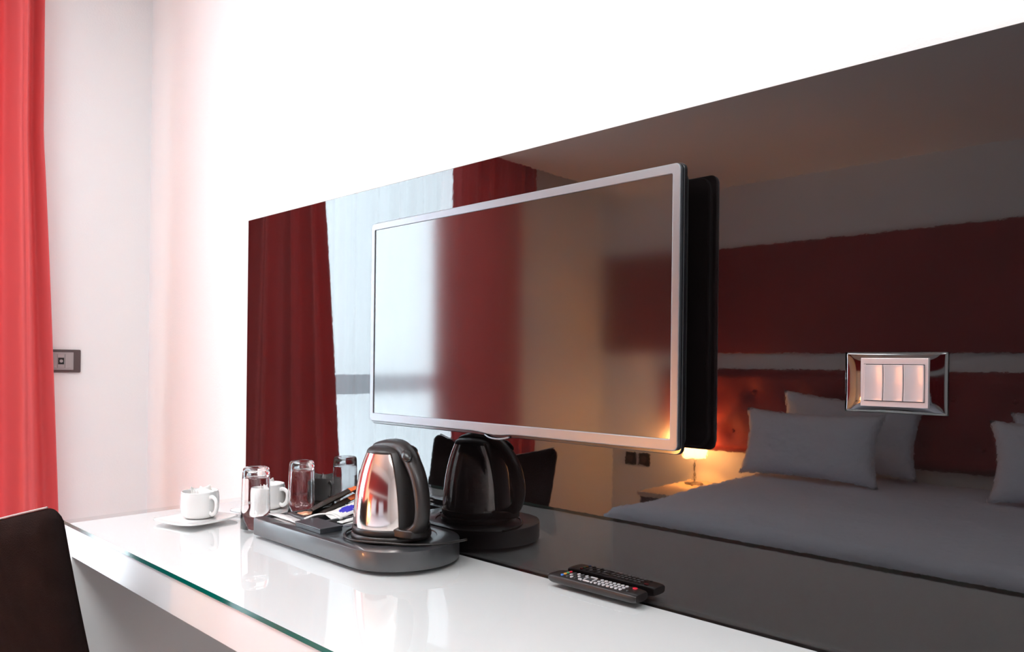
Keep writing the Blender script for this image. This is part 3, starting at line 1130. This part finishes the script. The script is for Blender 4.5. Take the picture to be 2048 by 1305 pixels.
def hfn(u, v):
    x = -HW + 2 * HW * u
    z = HHt * v
    d = 0.052
    e = min(u * 2 * HW, (1 - u) * 2 * HW, v * HHt, (1 - v) * HHt)
    d *= min(1, math.sqrt(max(e, 0) / 0.03)) if e < 0.03 else 1
    for bx_, bz_ in btn:
        q = ((x - bx_) ** 2 + (z - bz_) ** 2) / 0.0030
        if q < 6:
            d -= 0.024 * math.exp(-q)
    return (x, max(d, 0.003), z)


g = grid(bm, 170, 24, hfn)
rg = [g[i][0] for i in range(171)] + [g[170][j] for j in range(1, 25)] + [g[i][24] for i in range(169, -1, -1)] + [g[0][j] for j in range(23, 0, -1)]
bk = [bm.verts.new((v.co.x, 0.0, v.co.z)) for v in rg]
for i in range(len(rg)):
    j = (i + 1) % len(rg)
    bm.faces.new([rg[i], rg[j], bk[j], bk[i]])
link('headboard_cushion', bm, M['redfab'], hbd, smooth=True)
bm = bmesh.new()
lathe(bm, [(0.012, 0), (0.0105, 0.004), (0.006, 0.007), (0, 0.008)], 16)
for v in bm.verts:
    v.co = Vector((v.co.x, v.co.z, v.co.y))
proto_b = link('button', bm, M['redfab'], hbd, smooth=True)
proto_b.location = (btn[0][0], 0.028, btn[0][1])
for bx_, bz_ in btn[1:]:
    if bx_ > HW - 0.1:
        continue
    q = proto_b.copy()
    col.objects.link(q)
    q.parent = hbd
    q.location = (bx_, 0.028, bz_)
up = BOX('red_wall_panel', M['redfab'], -2.72, 1.12, YB, YB + 0.03, 1.212, 1.805, bevel=0.004)
tag(up, 'long dark red padded panel above the headboard', 'wall panel')

# nightstand and lamp
ns = empty('nightstand', (-1.93, -2.575, 0), label='pale nightstand beside the bed under the glowing lamp', cat='nightstand')
BOX('top', M['wood'], -0.25, 0.25, -0.285, 0.275, 0.445, 0.470, ns, bevel=0.003)
BOX('cabinet', M['bed_base'], -0.24, 0.24, -0.283, 0.262, 0.05, 0.445, ns, bevel=0.003)
dr = BOX('drawer', M['bed_base'], -0.23, 0.23, 0.262, 0.272, 0.26, 0.435, ns, bevel=0.002)
bm = bmesh.new()
tube(bm, [(-0.05, 0.282, 0.35), (0.05, 0.282, 0.35)], 0.005, 10)
tube(bm, [(-0.045, 0.270, 0.35), (-0.045, 0.282, 0.35)], 0.003, 8)
tube(bm, [(0.045, 0.270, 0.35), (0.045, 0.282, 0.35)], 0.003, 8)
link('handle', bm, M['brass'], dr, smooth=True)
LX, LY = -2.085, -2.735
lp = empty('table_lamp', (LX, LY, 0.470), label='lit bedside lamp with glowing orange shade on a thin stem', cat='lamp')
bm = bmesh.new()
lathe(bm, [(0, 0), (0.050, 0), (0.050, 0.006), (0.010, 0.012), (0, 0.012)], 40)
link('lamp_base', bm, M['brass'], lp, smooth=True, bevel=0.001)
bm = bmesh.new()
tube(bm, [(0, 0, 0.010), (0, 0, 0.195)], 0.0045, 12)
for k_ in range(3):
    a_ = 2 * PI * k_ / 3
    tube(bm, [(0, 0, 0.193), (0.066 * math.cos(a_), 0.066 * math.sin(a_), 0.193)], 0.0015, 6)
tube(bm, [(0, 0, 0.252), (0, 0, 0.238)], 0.006, 10)
link('lamp_stem', bm, M['brass'], lp, smooth=True)
bm = bmesh.new()
lathe(bm, [(0.062, 0.150), (0.080, 0.300)], 48)
link('lamp_shade', bm, M['shade'], lp, smooth=True, solid=0.002)
bm = bmesh.new()
lathe(bm, [(0, 0.236), (0.010, 0.250), (0.018, 0.268), (0.015, 0.282), (0, 0.290)], 24)
link('bulb', bm, mat('lit_bulb', (1, 0.9, 0.8), 0.4, emit=((1.0, 0.60, 0.25), 30.0)), lp, smooth=True)
pl = bpy.data.lights.new('bedside_bulb', 'POINT')
pl.energy = 72
pl.color = (1.0, 0.38, 0.08)
pl.shadow_soft_size = 0.02
plo = bpy.data.objects.new('bedside_bulb', pl)
plo.location = (LX, LY, 0.470 + 0.225)
col.objects.link(plo)
# sockets beside the nightstand
for k, xx in enumerate((-2.61, -2.51)):
    ws = empty('wall_socket', (xx, YB, 0.556), label=('black wall socket beside the nightstand, nearer the window' if k == 0 else 'black wall socket beside the nightstand, nearer the lamp'), cat='socket', group='black sockets by the nightstand')
    BOX('cover_plate', M['gap'], -0.038, 0.038, 0, 0.010, -0.038, 0.038, ws, bevel=0.003)
    bm = bmesh.new()
    tube(bm, [(0, 0.0095, 0), (0, 0.0125, 0)], 0.019, 24)
    link('socket_face', bm, M['socket_frame'], ws)

# unseen panels added at the ceiling as housings for the fill lights
for k, (lx, ly) in enumerate(CEIL):
    cl = empty('added_fill_lamp', (lx, ly, 2.46), label=('added flat fill lamp, out of view above the desk end near the window' if k == 0 else 'added flat fill lamp, out of view above the foot of the bed away from the window'), cat='ceiling lamp', group='added ceiling fill lamps')
    BOX('fill_lamp_frame', M['rail'], -0.60, 0.60, -0.29, 0.29, 0.006, 0.04, cl, bevel=0.003)
    BOX('fill_diffuser', M['fill_diffuser'], -0.56, 0.56, -0.25, 0.25, -0.002, 0.006, cl)
